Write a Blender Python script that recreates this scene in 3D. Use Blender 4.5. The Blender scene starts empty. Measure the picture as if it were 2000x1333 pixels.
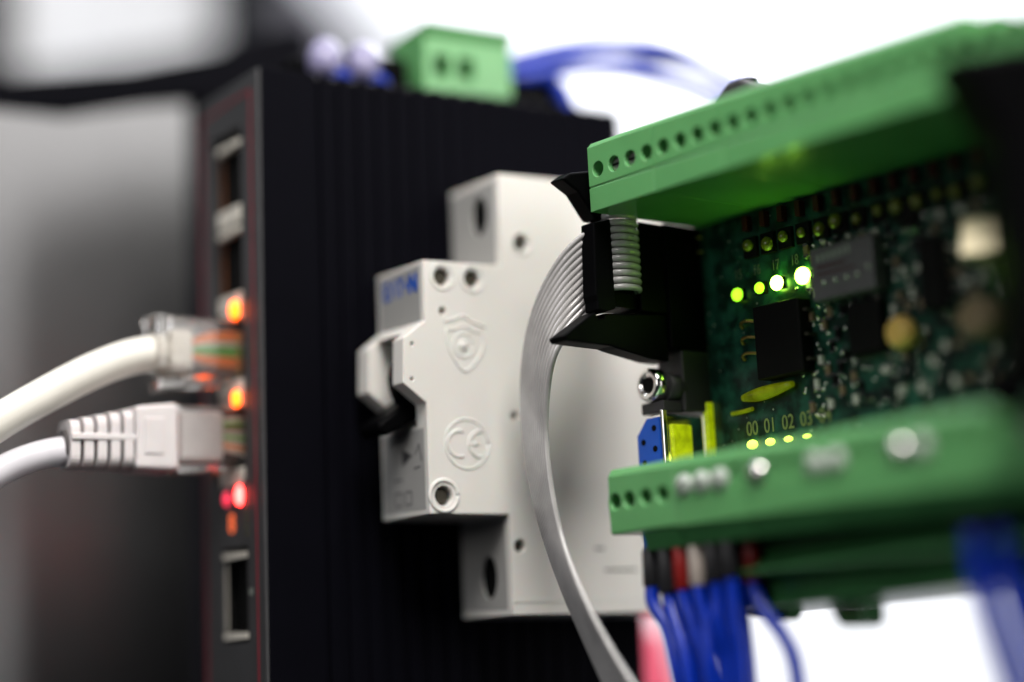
import bpy, bmesh, math, random
from mathutils import Vector, Matrix
random.seed(7)
S = 0.001                       # everything below is written in millimetres
sc = bpy.context.scene
COL = sc.collection
R = math.radians

# ------------------------------------------------------------------ camera, world, lamps, exposure
cd = bpy.data.cameras.new('camera'); cam = bpy.data.objects.new('camera', cd); COL.objects.link(cam)
cd.sensor_width = 36.0; cd.lens = 3939.9 / 2000 * 36
cd.clip_start = 0.01; cd.clip_end = 20
cam.matrix_world = Matrix.Rotation(R(90 + 8.798), 4, 'X') @ Matrix.Rotation(R(-2.0455), 4, 'Z')
cd.dof.use_dof = True; cd.dof.focus_distance = 0.3455; cd.dof.aperture_fstop = 2.45
cd.dof.aperture_blades = 9
sc.camera = cam
sc.view_settings.view_transform = 'Standard'; sc.view_settings.look = 'None'
sc.view_settings.exposure = 0.0; sc.view_settings.gamma = 1.0

w = bpy.data.worlds.new('World'); sc.world = w; w.use_nodes = True
w.node_tree.nodes['Background'].inputs[0].default_value = (0.80, 0.86, 1.0, 1)
w.node_tree.nodes['Background'].inputs[1].default_value = 0.018

def area(name, loc, target, size, power, color=(1, 1, 1), sy=None):
    ld = bpy.data.lights.new(name, 'AREA'); ld.energy = power; ld.color = color
    ld.size = size * S
    if sy: ld.shape = 'RECTANGLE'; ld.size_y = sy * S
    o = bpy.data.objects.new(name, ld); COL.objects.link(o)
    o.location = Vector(loc) * S
    d = (Vector(target) - Vector(loc)).normalized()
    o.rotation_euler = d.to_track_quat('-Z', 'Y').to_euler()
    return o
area('side_softbox', (480, 50, 185), (0, 360, 60), 300, 2.5, (1, 0.975, 0.945), sy=500)  # added out of view to light side faces and reflect in the steel case
area('key_softbox', (50, 70, 430), (0, 350, 50), 240, 3.7, (1, 0.965, 0.92))
area('front_softbox', (-230, 100, 120), (10, 350, 60), 120, 0.16, (1, 0.98, 0.96))
area('fill_softbox', (-320, 90, 360), (0, 360, 50), 220, 0.34, (0.93, 0.96, 1.0))
area('overhead_light', (-120, 520, 620), (-60, 430, 100), 320, 0.9, (0.96, 0.97, 1.0))  # unseen area light from above, aimed down at the router
area('pane_light', (-330, 420, 420), (-130, 652, 235), 160, 0.75, (0.95, 0.97, 1.0))  # unseen area light added to brighten the pale cabinet window
area('wall_fill_light', (450, 900, 900), (560, 1600, 150), 700, 34, (0.97, 0.98, 1.0))  # unseen area light added to wash the wall out to white

# ------------------------------------------------------------------ materials
def mat(name, col, rough=0.5, metal=0.0, var=0.06, scale=220, bump=0.0, bscale=900, coat=0.0, trans=0.0, ior=1.45,
        emit=None, estr=0.0, spec=0.5, sss=0.0, col2=None, aniso=0.0):
    m = bpy.data.materials.new(name); m.use_nodes = True
    nt = m.node_tree; b = nt.nodes['Principled BSDF']
    tc = nt.nodes.new('ShaderNodeTexCoord')
    if col2 is None:
        col2 = tuple(max(0, min(1, c * (1 - 2.2 * var))) for c in col)
    nz = nt.nodes.new('ShaderNodeTexNoise'); nz.inputs['Scale'].default_value = scale; nz.inputs['Detail'].default_value = 4
    nt.links.new(tc.outputs['Object'], nz.inputs['Vector'])
    mx = nt.nodes.new('ShaderNodeMix'); mx.data_type = 'RGBA'
    mx.inputs[6].default_value = (*col, 1); mx.inputs[7].default_value = (*col2, 1)
    mr = nt.nodes.new('ShaderNodeMapRange'); mr.inputs[1].default_value = 0.35; mr.inputs[2].default_value = 0.7
    nt.links.new(nz.outputs['Fac'], mr.inputs[0]); nt.links.new(mr.outputs[0], mx.inputs[0])
    nt.links.new(mx.outputs[2], b.inputs['Base Color'])
    b.inputs['Roughness'].default_value = rough; b.inputs['Metallic'].default_value = metal
    b.inputs['Specular IOR Level'].default_value = spec
    b.inputs['IOR'].default_value = ior
    b.inputs['Coat Weight'].default_value = coat; b.inputs['Transmission Weight'].default_value = trans
    b.inputs['Anisotropic'].default_value = aniso
    if sss:
        b.inputs['Subsurface Weight'].default_value = sss; b.inputs['Subsurface Scale'].default_value = 0.001
    if emit:
        b.inputs['Emission Color'].default_value = (*emit, 1); b.inputs['Emission Strength'].default_value = estr
    if bump:
        n2 = nt.nodes.new('ShaderNodeTexNoise'); n2.inputs['Scale'].default_value = bscale; n2.inputs['Detail'].default_value = 3
        nt.links.new(tc.outputs['Object'], n2.inputs['Vector'])
        bp = nt.nodes.new('ShaderNodeBump'); bp.inputs['Strength'].default_value = bump; bp.inputs['Distance'].default_value = 0.0002
        nt.links.new(n2.outputs['Fac'], bp.inputs['Height']); nt.links.new(bp.outputs['Normal'], b.inputs['Normal'])
    return m

M = dict(
    black_coat=mat('black powder coat', (0.0020, 0.0020, 0.0040), 0.65, bump=0.2, bscale=3500, spec=0.04),
    front=mat('charcoal front panel', (0.045, 0.045, 0.048), 0.55, bump=0.2, bscale=3000, spec=0.4),
    red=mat('red painted line', (0.26, 0.014, 0.03), 0.5),
    tin=mat('tinned shield', (0.62, 0.58, 0.52), 0.4, 0.25, var=0.15, bump=0.2),
    rimw=mat('pale socket rim', (0.70, 0.66, 0.58), 0.45, var=0.1, bump=0.2),
    hole=mat('dark cavity', (0.004, 0.004, 0.004), 0.8, spec=0.1),  # near-black colour stands in for the shade inside holes and sockets
    gold=mat('gold contact', (0.75, 0.5, 0.18), 0.3, 1.0),
    ivory=mat('ivory breaker plastic', (0.755, 0.73, 0.69), 0.42, var=0.035, scale=28, bump=0.12, bscale=1800, sss=0.15),
    dark_pl=mat('black plastic', (0.0015, 0.0015, 0.0018), 0.42, spec=0.03, bump=0.15),
    dark_pl2=mat('black satin plastic', (0.030, 0.028, 0.030), 0.5, spec=0.4, bump=0.2),
    steel=mat('zinc screw', (0.55, 0.54, 0.5), 0.32, 1.0, var=0.2, scale=900),
    dull_steel=mat('dull clamp steel', (0.09, 0.08, 0.06), 0.5, 0.6, var=0.2, scale=900),
    chrome=mat('nickel plating', (0.85, 0.82, 0.8), 0.08, 1.0, var=0.02),
    green=mat('green terminal plastic', (0.115, 0.335, 0.12), 0.22, var=0.05, scale=90, bump=0.12, bscale=1600, sss=0.08),
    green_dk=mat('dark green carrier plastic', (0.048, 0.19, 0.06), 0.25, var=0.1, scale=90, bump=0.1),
    blue_ins=mat('blue connector insulator', (0.01, 0.09, 0.52), 0.4),
    blue=mat('blue wire insulation', (0.0015, 0.028, 0.38), 0.3, var=0.08),
    ribbon=mat('grey ribbon insulation', (0.41, 0.395, 0.39), 0.2, var=0.08, coat=0.7),
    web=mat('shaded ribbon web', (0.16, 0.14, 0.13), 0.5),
    label=mat('grey label film', (0.36, 0.355, 0.345), 0.45, var=0.02),
    dome=mat('cloudy clear dome', (0.80, 0.88, 0.80), 0.22, trans=0.45, coat=0.6),
    cream=mat('cream cable jacket', (0.76, 0.73, 0.66), 0.38, var=0.03, coat=0.15),
    lilac=mat('pale grey cable jacket', (0.66, 0.64, 0.68), 0.42, var=0.03),
    boot=mat('pale pinkish boot rubber', (0.70, 0.655, 0.655), 0.5, var=0.03, sss=0.1),
    slot=mat('boot slot shade plastic', (0.10, 0.09, 0.09), 0.6),
    clear=mat('clear polycarbonate', (0.99, 0.96, 0.93), 0.05, trans=0.97, ior=1.5, var=0.02),
    milky=mat('milky polycarbonate', (0.92, 0.85, 0.83), 0.3, trans=0.55, ior=1.4),
    w_orange=mat('orange conductor', (0.85, 0.22, 0.02), 0.4),
    w_green=mat('green conductor', (0.12, 0.42, 0.05), 0.4),
    w_brown=mat('brown conductor', (0.25, 0.09, 0.03), 0.4),
    w_white=mat('white conductor', (0.75, 0.68, 0.58), 0.4),
    black_sleeve=mat('black ferrule sleeve', (0.02, 0.02, 0.022), 0.4),
    red_sleeve=mat('red ferrule sleeve', (0.26, 0.012, 0.01), 0.4),
    white_sleeve=mat('pale ferrule sleeve', (0.5, 0.43, 0.38), 0.4),
    frosted=mat('frosted white sleeve', (0.27, 0.25, 0.42), 0.25, trans=0.15, coat=0.4),
    print_blue=mat('blue printed lettering', (0.004, 0.08, 0.46), 0.5),
    print_dark=mat('dark printed mark', (0.05, 0.05, 0.055), 0.6),
    silk=mat('white silkscreen ink', (0.36, 0.40, 0.35), 0.6),
    silk_dim=mat('darker screen print', (0.10, 0.12, 0.09), 0.6),  # darker ink tone for the upper row of numbers
    silk_lit=mat('lamp tinted screen print', (0.26, 0.32, 0.10), 0.6),  # yellow-green lamp light is put into this ink colour
    chip=mat('black chip epoxy', (0.005, 0.0045, 0.0045), 0.5, spec=0.12),
    smd_w=mat('white ceramic', (0.58, 0.56, 0.50), 0.45),
    smd_b=mat('tan capacitor body', (0.20, 0.14, 0.08), 0.45),
    solder=mat('bright solder', (0.85, 0.83, 0.78), 0.16, 1.0),
    can=mat('pale gold can', (0.96, 0.80, 0.52), 0.3, 1.0),
    relay=mat('grey relay cover', (0.15, 0.135, 0.15), 0.35, bump=0.2),
    tan=mat('amber disc capacitor', (0.85, 0.52, 0.14), 0.35),
    led_off=mat('yellow tinted unlit lens', (0.17, 0.18, 0.02), 0.2, trans=0.1, coat=0.5),
    red_smd=mat('red component body', (0.07, 0.004, 0.003), 0.4),
    led_g=mat('lit green lamp', (0.4, 1.0, 0.05), 0.4, emit=(0.35, 1.0, 0.02), estr=2.2),
    led_hot=mat('bright green lamp', (0.7, 1.0, 0.2), 0.4, emit=(0.46, 1.0, 0.07), estr=26),
    led_y=mat('lit yellow green lamp', (0.7, 0.9, 0.1), 0.4, emit=(0.75, 1.0, 0.10), estr=4),
    led_reflection_dim=mat('dim painted yellow green reflection', (0.30, 0.34, 0.01), 0.3, emit=(0.55, 0.70, 0.0), estr=0.10, scale=350, var=0.4),  # weak emission paints lamp light reflected on board parts
    led_reflection=mat('painted yellow green reflection', (0.66, 0.74, 0.01), 0.35, emit=(0.62, 0.80, 0.0), estr=0.3, scale=500, var=0.3),  # emission paints the lamp light reflected at the video connector
    led_o=mat('lit amber lamp', (1.0, 0.5, 0.05), 0.4, emit=(1.0, 0.095, 0.0008), estr=9),
    led_r=mat('lit red lamp', (1.0, 0.1, 0.1), 0.4, emit=(1.0, 0.035, 0.03), estr=24),
    led_p=mat('dim red lamp', (1.0, 0.1, 0.2), 0.4, emit=(0.9, 0.04, 0.09), estr=1.2),
    digit=mat('lit orange digit', (1.0, 0.2, 0.05), 0.4, emit=(1.0, 0.16, 0.05), estr=0.9),
    wall=mat('white wall paint', (0.84, 0.85, 0.88), 0.8, var=0.01, scale=3),
    pane=mat('pale cabinet window', (0.72, 0.73, 0.76), 0.35, var=0.12, scale=9),
    cab=mat('black cabinet paint', (0.004, 0.004, 0.006), 0.8, spec=0.05),
    grey_box=mat('slate grey enclosure paint', (0.055, 0.052, 0.063), 0.7, spec=0.2),
    pink=mat('pink binder plastic', (0.90, 0.13, 0.22), 0.5, var=0.02, emit=None),
)
# satin metal with fine vertical brushing
def brushed():
    m = bpy.data.materials.new('satin brushed steel'); m.use_nodes = True; nt = m.node_tree; b = nt.nodes['Principled BSDF']
    tc = nt.nodes.new('ShaderNodeTexCoord'); mp = nt.nodes.new('ShaderNodeMapping'); mp.inputs['Scale'].default_value = (1, 1, 0.02)
    nz = nt.nodes.new('ShaderNodeTexNoise'); nz.inputs['Scale'].default_value = 2500; nz.inputs['Detail'].default_value = 5
    nt.links.new(tc.outputs['Object'], mp.inputs[0]); nt.links.new(mp.outputs[0], nz.inputs['Vector'])
    cr = nt.nodes.new('ShaderNodeMapRange'); cr.inputs[3].default_value = 0.31; cr.inputs[4].default_value = 0.45
    nt.links.new(nz.outputs['Fac'], cr.inputs[0]); nt.links.new(cr.outputs[0], b.inputs['Roughness'])
    b.inputs['Base Color'].default_value = (0.20, 0.20, 0.205, 1); b.inputs['Metallic'].default_value = 1.0
    bp = nt.nodes.new('ShaderNodeBump'); bp.inputs['Strength'].default_value = 0.25; bp.inputs['Distance'].default_value = 0.0001
    nt.links.new(nz.outputs['Fac'], bp.inputs['Height']); nt.links.new(bp.outputs['Normal'], b.inputs['Normal'])
    return m
M['brushed'] = brushed()
# solder mask with noise traces; pale specks painted in for sparkles
def pcbmat():
    m = bpy.data.materials.new('green solder mask with traces'); m.use_nodes = True; nt = m.node_tree; b = nt.nodes['Principled BSDF']
    tc = nt.nodes.new('ShaderNodeTexCoord')
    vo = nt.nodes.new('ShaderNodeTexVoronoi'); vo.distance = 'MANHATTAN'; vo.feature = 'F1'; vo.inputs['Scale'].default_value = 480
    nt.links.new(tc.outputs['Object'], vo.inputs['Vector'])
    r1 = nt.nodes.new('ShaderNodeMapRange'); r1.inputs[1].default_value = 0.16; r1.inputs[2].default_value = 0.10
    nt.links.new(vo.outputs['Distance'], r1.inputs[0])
    nz = nt.nodes.new('ShaderNodeTexNoise'); nz.inputs['Scale'].default_value = 300; nz.inputs['Detail'].default_value = 6
    nt.links.new(tc.outputs['Object'], nz.inputs['Vector'])
    cr = nt.nodes.new('ShaderNodeValToRGB')
    cr.color_ramp.elements[0].position = 0.42; cr.color_ramp.elements[0].color = (0.0015, 0.016, 0.010, 1)
    cr.color_ramp.elements[1].position = 0.62; cr.color_ramp.elements[1].color = (0.014, 0.085, 0.055, 1)
    nt.links.new(nz.outputs['Fac'], cr.inputs[0])
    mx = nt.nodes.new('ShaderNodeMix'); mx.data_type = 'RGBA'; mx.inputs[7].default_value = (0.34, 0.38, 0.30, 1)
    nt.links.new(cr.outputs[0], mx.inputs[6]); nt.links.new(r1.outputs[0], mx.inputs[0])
    nt.links.new(mx.outputs[2], b.inputs['Base Color']); b.inputs['Roughness'].default_value = 0.3
    return m
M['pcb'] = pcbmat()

# ------------------------------------------------------------------ frames: where each device stands and how it is turned
def frame(loc, yaw, tilt=0):
    return Matrix.Translation(Vector(loc) * S) @ Matrix.Rotation(R(yaw), 4, 'Z') @ Matrix.Rotation(R(tilt), 4, 'X')
FW = Matrix.Identity(4)  # many part coordinates below were unprojected from image pixels, then hardcoded
FB = frame((-15.3, 350.6, 6.6), 31.45)          # circuit breaker
RS = 0.935                                       # router group scaled about the camera: same image, nearer and less blurred
FC = frame((-47.8 * RS, 380.6 * RS, 115.0 * RS), 29.78) @ Matrix.Scale(RS, 4)   # black router
FD = frame((14.23, 338.0, 74.1), 40.2, -1.56)   # control module

# ------------------------------------------------------------------ mesh building
def crom(pts, sub=8):
    P = [Vector(p) for p in pts]
    P = [P[0] * 2 - P[1]] + P + [P[-1] * 2 - P[-2]]
    out = []
    for i in range(1, len(P) - 2):
        for k in range(sub):
            t = k / sub; a, b, c, d = P[i - 1], P[i], P[i + 1], P[i + 2]
            out.append(0.5 * (2 * b + (c - a) * t + (2 * a - 5 * b + 4 * c - d) * t * t + (3 * b - a - 3 * c + d) * t ** 3))
    out.append(P[-2]); return out
class MB:
    def __init__(s): s.bm = bmesh.new(); s.mi = 0
    def _f(s, vs, smooth=False):
        try:
            f = s.bm.faces.new(vs); f.material_index = s.mi; f.smooth = smooth; return f
        except ValueError: return None
    def box(s, x0, x1, y0, y1, z0, z1):
        x0, x1 = sorted((x0, x1)); y0, y1 = sorted((y0, y1)); z0, z1 = sorted((z0, z1))
        v = [s.bm.verts.new((x, y, z)) for z in (z0, z1) for y in (y0, y1) for x in (x0, x1)]
        for q in ((0, 2, 3, 1), (4, 5, 7, 6), (0, 1, 5, 4), (2, 6, 7, 3), (0, 4, 6, 2), (1, 3, 7, 5)): s._f([v[i] for i in q])
        return s
    def prism(s, poly, axis, a, b, smooth=False):
        def P(p, t):
            return {'x': (t, p[0], p[1]), 'y': (p[0], t, p[1]), 'z': (p[0], p[1], t)}[axis]
        A = [s.bm.verts.new(P(p, a)) for p in poly]; B = [s.bm.verts.new(P(p, b)) for p in poly]
        n = len(poly); s._f(A); s._f(B[::-1])
        for i in range(n): s._f([A[i], B[i], B[(i + 1) % n], A[(i + 1) % n]], smooth)
        return s
    def lathe(s, c, axis, prof, n=28, smooth=True):
        # prof: (distance along axis, radius)
        ax = {'x': Vector((1, 0, 0)), 'y': Vector((0, 1, 0)), 'z': Vector((0, 0, 1))}[axis] if isinstance(axis, str) else Vector(axis).normalized()
        u = ax.orthogonal().normalized(); w_ = ax.cross(u); c = Vector(c); rings = []
        for t, r in prof:
            if r <= 1e-6: rings.append([s.bm.verts.new(c + ax * t)])
            else: rings.append([s.bm.verts.new(c + ax * t + (u * math.cos(2 * math.pi * k / n) + w_ * math.sin(2 * math.pi * k / n)) * r) for k in range(n)])
        for a, b in zip(rings, rings[1:]):
            for k in range(n):
                k2 = (k + 1) % n
                if len(a) == 1 and len(b) == 1: continue
                if len(a) == 1: s._f([a[0], b[k], b[k2]], smooth)
                elif len(b) == 1: s._f([a[k], b[0], a[k2]], smooth)
                else: s._f([a[k], b[k], b[k2], a[k2]], smooth)
        if len(rings[0]) > 1: s._f(rings[0])
        if len(rings[-1]) > 1: s._f(rings[-1][::-1])
        return s
    def cyl(s, c, axis, r, h, n=28): return s.lathe(c, axis, [(0, r), (h, r)], n)
    def tube(s, pts, r, n=12, sub=8, flat=None, up=None):
        P = crom(pts, sub) if sub else [Vector(p) for p in pts]
        rings = []; u = None
        for i, p in enumerate(P):
            t = (P[min(i + 1, len(P) - 1)] - P[max(i - 1, 0)]).normalized()
            if u is None: u = (Vector(up) if up else t.orthogonal())
            u = (u - t * u.dot(t)).normalized(); v = t.cross(u)
            rr = r(i / (len(P) - 1)) if callable(r) else r; ra, rb = (rr, rr) if flat is None else (rr, rr * flat)
            rings.append([s.bm.verts.new(p + u * ra * math.cos(2 * math.pi * k / n) + v * rb * math.sin(2 * math.pi * k / n)) for k in range(n)])
        for a, b in zip(rings, rings[1:]):
            for k in range(n): s._f([a[k], a[(k + 1) % n], b[(k + 1) % n], b[k]], True)
        s._f(rings[0][::-1]); s._f(rings[-1]); return s
    def ball(s, c, r, sc_=(1, 1, 1)):
        n, m = 20, 12; rings = []
        for j in range(m + 1):
            th = math.pi * j / m; z = math.cos(th) * r * sc_[2]; q = math.sin(th) * r
            if j in (0, m): rings.append([s.bm.verts.new((c[0], c[1], c[2] + z))])
            else: rings.append([s.bm.verts.new((c[0] + q * sc_[0] * math.cos(2 * math.pi * k / n), c[1] + q * sc_[1] * math.sin(2 * math.pi * k / n), c[2] + z)) for k in range(n)])
        for a, b in zip(rings, rings[1:]):
            for k in range(n):
                k2 = (k + 1) % n
                if len(a) == 1: s._f([a[0], b[k], b[k2]], True)
                elif len(b) == 1: s._f([a[k], b[0], a[k2]], True)
                else: s._f([a[k], b[k], b[k2], a[k2]], True)
        return s
    def rot(s, ang, axis, about):
        bmesh.ops.rotate(s.bm, verts=s.bm.verts, cent=Vector(about), matrix=Matrix.Rotation(R(ang), 3, axis)); return s
    def mesh(s, base=(0, 0, 0)):
        me = bpy.data.meshes.new('m'); bmesh.ops.recalc_face_normals(s.bm, faces=s.bm.faces)
        b = Vector(base)
        for v in s.bm.verts: v.co = (v.co - b) * S
        s.bm.to_mesh(me); s.bm.free(); return me

BASE = {}
def props(o, label=None, cat=None, group=None, kind=None):
    for k, v in (('label', label), ('category', cat), ('group', group), ('kind', kind)):
        if v: o[k] = v
    return o
def thing(name, label, cat, fr, base=(0, 0, 0), group=None, rz=0):
    o = bpy.data.objects.new(name, None); COL.objects.link(o); o.empty_display_size = 0.004
    o.matrix_world = fr @ Matrix.Translation(Vector(base) * S)
    props(o, label, cat, group); BASE[o.name] = base; return o
def part(name, mb, m, parent, bevel=0, seg=2, label=None, cut=None, kind=None):
    base = BASE.get(parent.name, (0, 0, 0)) if parent else (0, 0, 0)
    me = mb.mesh(base)
    if cut is not None: me = boolean(me, cut.mesh(base))
    o = bpy.data.objects.new(name, me); me.name = name; COL.objects.link(o)
    for mm in (m if isinstance(m, (list, tuple)) else [m]): me.materials.append(M[mm])
    if parent: o.parent = parent
    BASE[o.name] = base
    if bevel:
        bv = o.modifiers.new('edge', 'BEVEL'); bv.width = bevel * S; bv.segments = seg; bv.limit_method = 'ANGLE'; bv.angle_limit = R(40)
        bv.use_clamp_overlap = True; bv.harden_normals = False
    if label: o['label'] = label
    if kind: o['kind'] = kind
    return o
def boolean(me, cut):
    a = bpy.data.objects.new('a', me); b = bpy.data.objects.new('b', cut); COL.objects.link(a); COL.objects.link(b)
    md = a.modifiers.new('b', 'BOOLEAN'); md.operation = 'DIFFERENCE'; md.object = b; md.solver = 'EXACT'; md.use_self = True
    dg = bpy.context.evaluated_depsgraph_get(); r = bpy.data.meshes.new_from_object(a.evaluated_get(dg))
    bpy.data.objects.remove(a); bpy.data.objects.remove(b); return r
def again(o, parent, dx=0, dy=0, dz=0, rot=None):
    """the same piece once more, at an offset in millimetres"""
    c = o.copy(); COL.objects.link(c); c.parent = parent; c.location = o.location + Vector((dx, dy, dz)) * S
    BASE[c.name] = BASE.get(o.name, (0, 0, 0))
    if rot: c.rotation_euler = rot
    return c
def copy_thing(root, fr, base, label):
    c = root.copy(); COL.objects.link(c); c.matrix_world = fr @ Matrix.Translation(Vector(base) * S); c['label'] = label
    def rec(a, b):
        for ch in list(a.children):
            d = ch.copy(); COL.objects.link(d); d.parent = b; rec(ch, d)
    rec(root, c); return c
def text(name, s, size, m, parent, pos, xd, up, ext=0.03, off=0.0, sx=1.0, shear=0.0):
    cu = bpy.data.curves.new(name, 'FONT'); cu.body = s; cu.size = size * S; cu.extrude = ext * S; cu.offset = off * S
    cu.align_x = 'CENTER'; cu.align_y = 'CENTER'; cu.shear = shear; cu.materials.append(M[m])
    q = bpy.data.objects.new(name, cu); COL.objects.link(q)
    me = bpy.data.meshes.new_from_object(q.evaluated_get(bpy.context.evaluated_depsgraph_get())); bpy.data.objects.remove(q)
    o = bpy.data.objects.new(name, me); COL.objects.link(o); o.parent = parent
    xd = Vector(xd); up = Vector(up); n = xd.cross(up)
    b = Vector(BASE.get(parent.name, (0, 0, 0)))
    mt = Matrix((xd * sx, up, n)).transposed().to_4x4(); mt.translation = (Vector(pos) - b) * S
    o.matrix_local = mt; return o
def circle(cx, cz, r, n=28, a0=0, a1=360): return [(cx + r * math.cos(R(a0 + (a1 - a0) * k / n)), cz + r * math.sin(R(a0 + (a1 - a0) * k / n))) for k in range(n)]
def rrect(x0, x1, z0, z1, r, n=5):
    out = []
    for cx, cz, a in ((x1 - r, z1 - r, 0), (x0 + r, z1 - r, 90), (x0 + r, z0 + r, 180), (x1 - r, z0 + r, 270)):
        for k in range(n + 1):
            t = R(a + 90 * k / n); out.append((cx + r * math.cos(t), cz + r * math.sin(t)))
    return out

# ================================================================== background
wl = MB().box(-3000, 3000, 1600, 1650, -1500, 2500)
o = part('wall', wl, 'wall', None); o['kind'] = 'structure'

cabt = thing('cabinet', 'tall black cabinet with a pale window, out of focus at upper left', 'cabinet', FW, (-125, 640, -250))
part('frame', MB().box(-230, -82, 640, 760, -250, 330), 'cab', cabt, cut=MB().prism([(-164, 191), (-94, 200), (-94, 320), (-164, 320)], 'y', 630, 700))
part('window', MB().box(-163.8, -94.2, 652, 655, 186.2, 319.8), 'pane', cabt)
part('mullion', MB().box(-136, -134, 649, 652, 186.2, 319.8).box(-114, -113, 649, 652, 186.2, 319.8), 'pane', cabt)
en = thing('enclosure', 'slate grey enclosure far behind, blurred between cabinet and white wall', 'enclosure', FW, (-160, 1450, -300))
part('housing', MB().prism([(-320, -300), (-60, -300), (-64, 430), (-105, 482), (-160, 545), (-320, 565)], 'y', 1450, 1560), 'grey_box', en, bevel=4)
part('side_vent', MB().box(-230, -140, 1446, 1450, 380, 386).box(-230, -140, 1446, 1450, 396, 402), 'cab', en)

bind = thing('binder', 'pink plastic binder far behind the black router', 'binder', FW, (35, 600, -60))
part('cover', MB().prism([(20, -60), (62, -60), (44.5, 9), (20, 11)], 'y', 600, 603), 'pink', bind, bevel=0.8)
part('spine', MB().box(20, 23, 603, 630, -60, 10.5), 'pink', bind)
part('page_block', MB().prism([(24, -58), (56, -58), (42, 7), (24, 9)], 'y', 603.2, 628), 'wall', bind)

case = thing('power_supply', 'satin steel power supply case standing behind the router', 'power supply', FC, (0, 90, -190))
part('case_side', MB().prism([(-130, -190), (14, -190), (14, 13.4), (3, 11.5), (-14.8, 7.2), (-30, 7.2), (-130, 7.2)], 'y', 75, 77), 'brushed', case, bevel=0.5)
part('case_core', MB().prism([(-129, -190), (13, -190), (13, 11), (-14.8, 6.2), (-129, 6)], 'y', 77.2, 120), 'black_coat', case)

duct = thing('cable_duct', 'black cable duct lying along the top of the steel case, running behind the router', 'cable duct', FW, (-80, 434, 121))
part('channel', MB().prism([(-119.2, 129.0), (-110.2, 128.9), (-82.1, 130.1), (-63.0, 132.9), (-51.6, 137.0), (-42.6, 138.0), (-40.7, 120.6), (-67.6, 122.2), (-95.6, 119.8), (-119.2, 121.2)], 'y', 428, 444), 'cab', duct, bevel=0.4)
part('lid', MB().box(-117, -62, 444.2, 452, 122, 128.5), 'cab', duct)

# ================================================================== black router
pc = thing('router', 'black finned industrial router with a red outline round its ports', 'router', FC, (40, 16, -150))
L, Wd, H = 84.7, 31.6, -150
part('housing', MB().box(2.2, L, 0.95, Wd, H, -0.6), 'black_coat', pc, bevel=0.4)
part('side_cover', MB().box(0.6, 12.4, 0, 0.93, H, 0), 'black_coat', pc, bevel=0.3)
fin = part('fin', MB().box(13.3, 15.7, 0.12, 0.93, H, -0.3), 'black_coat', pc, bevel=0.25)
for k in range(1, 17): again(fin, pc, dx=4.18 * k)
part('top_lip', MB().box(0.6, L, 2.3, Wd, -0.59, 0.25), 'front', pc, bevel=0.2)
cutter = MB().box(-1, 3, 9.4, 24.8, -9.6, -79.6).box(-1, 3, 8.8, 21.5, -92.8, -111.2)
part('front_panel', MB().box(0, 2.2, 0.3, Wd - 0.2, H + 0.3, -0.2), 'front', pc, bevel=0.25, cut=cutter)
red = MB()
for a in ((3.6, 4.1), (30.2, 30.7)): red.box(-0.12, 0.05, a[0], a[1], H + 5, -3.6)
red.box(-0.12, 0.05, 4.1, 30.2, -3.95, -3.55)
part('red_outline', red, 'red', pc)
# four network sockets one above the other
def socket(zt, zb):
    j = part('network_socket', MB().box(1.5, 2.0, 9.45, 24.75, zb - 3.4, zt + 1.2), 'chip', pc, cut=MB().box(0, 4, 10.6, 22.4, zt - 0.2, zb))
    lip = MB().box(-0.1, 1.45, 10.4, 21.8, zt - 0.9, zt + 0.5).box(-0.1, 1.45, 10.4, 21.8, zb - 3.7, zb - 0.2)
    part('shield_lip', lip, 'rimw', j, bevel=0.3)
    part('shield_side', MB().box(1.15, 1.45, 21.75, 22.2, zb - 1.4, zt + 0.2), 'w_brown', j, bevel=0.1)
    part('socket_cavity', MB().box(2.04, 2.14, 9.6, 24.6, zt + 1, zb - 3), 'hole', j)
    return j
tops = [-12.4, -29.9, -47.2, -64.6]
socks = [socket(z, z - 12.6) for z in tops]
def lamp(name, c, r, m, parent, sc_=(0.6, 1, 1.15)): return part(name, MB().ball(c, r, sc_), m, parent)
lamp('amber_lamp', (-0.9, 11.4, -46.5), 1.4, 'led_o', pc, (0.6, 1.0, 1.35))
lamp('amber_lamp', (-0.9, 11.2, -64.1), 1.2, 'led_o', pc, (0.6, 1.0, 1.35))
lamp('red_lamp', (-0.2, 11.8, -82.9), 1.35, 'led_r', pc, (0.6, 1.0, 1.4))
lamp('dim_red_lamp', (-0.1, 18.6, -83.1), 1.2, 'led_p', pc, (0.6, 1.0, 1.2))
text('glowing_digit', '8', 5.2, 'digit', pc, (-0.1, 16.3, -88.2), (0, -1, 0), (0, 0, 1), 0.05, 0.05)
for z in (-86, -87.4, -88.8, -90.2):
    part('legend_mark', MB().box(-0.05, 0.05, 8.5, 9.1, z, z - 0.6), 'led_off', pc)
# the fourth port, lower down
us = part('serial_socket', MB().box(0.4, 1.0, 8.8, 21.4, -111, -93.0), 'chip', pc, cut=MB().box(-1, 2, 10.2, 19.6, -108.8, -95.4))
part('socket_cavity', MB().box(2.04, 2.14, 9, 21.3, -111, -93.1), 'hole', us)
part('shield_lip', MB().box(-0.2, 0.5, 9.2, 20.8, -94.9, -93.8).box(-0.2, 0.5, 9.2, 20.8, -110.4, -109.2).box(0.25, 0.5, 20.3, 20.8, -108.9, -95.3), 'rimw', us)
text('port_legend', '10', 2.0, 'silk', pc, (-0.05, 7.2, -101.7), (0, -1, 0), (0, 0, 1), 0.02)

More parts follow.
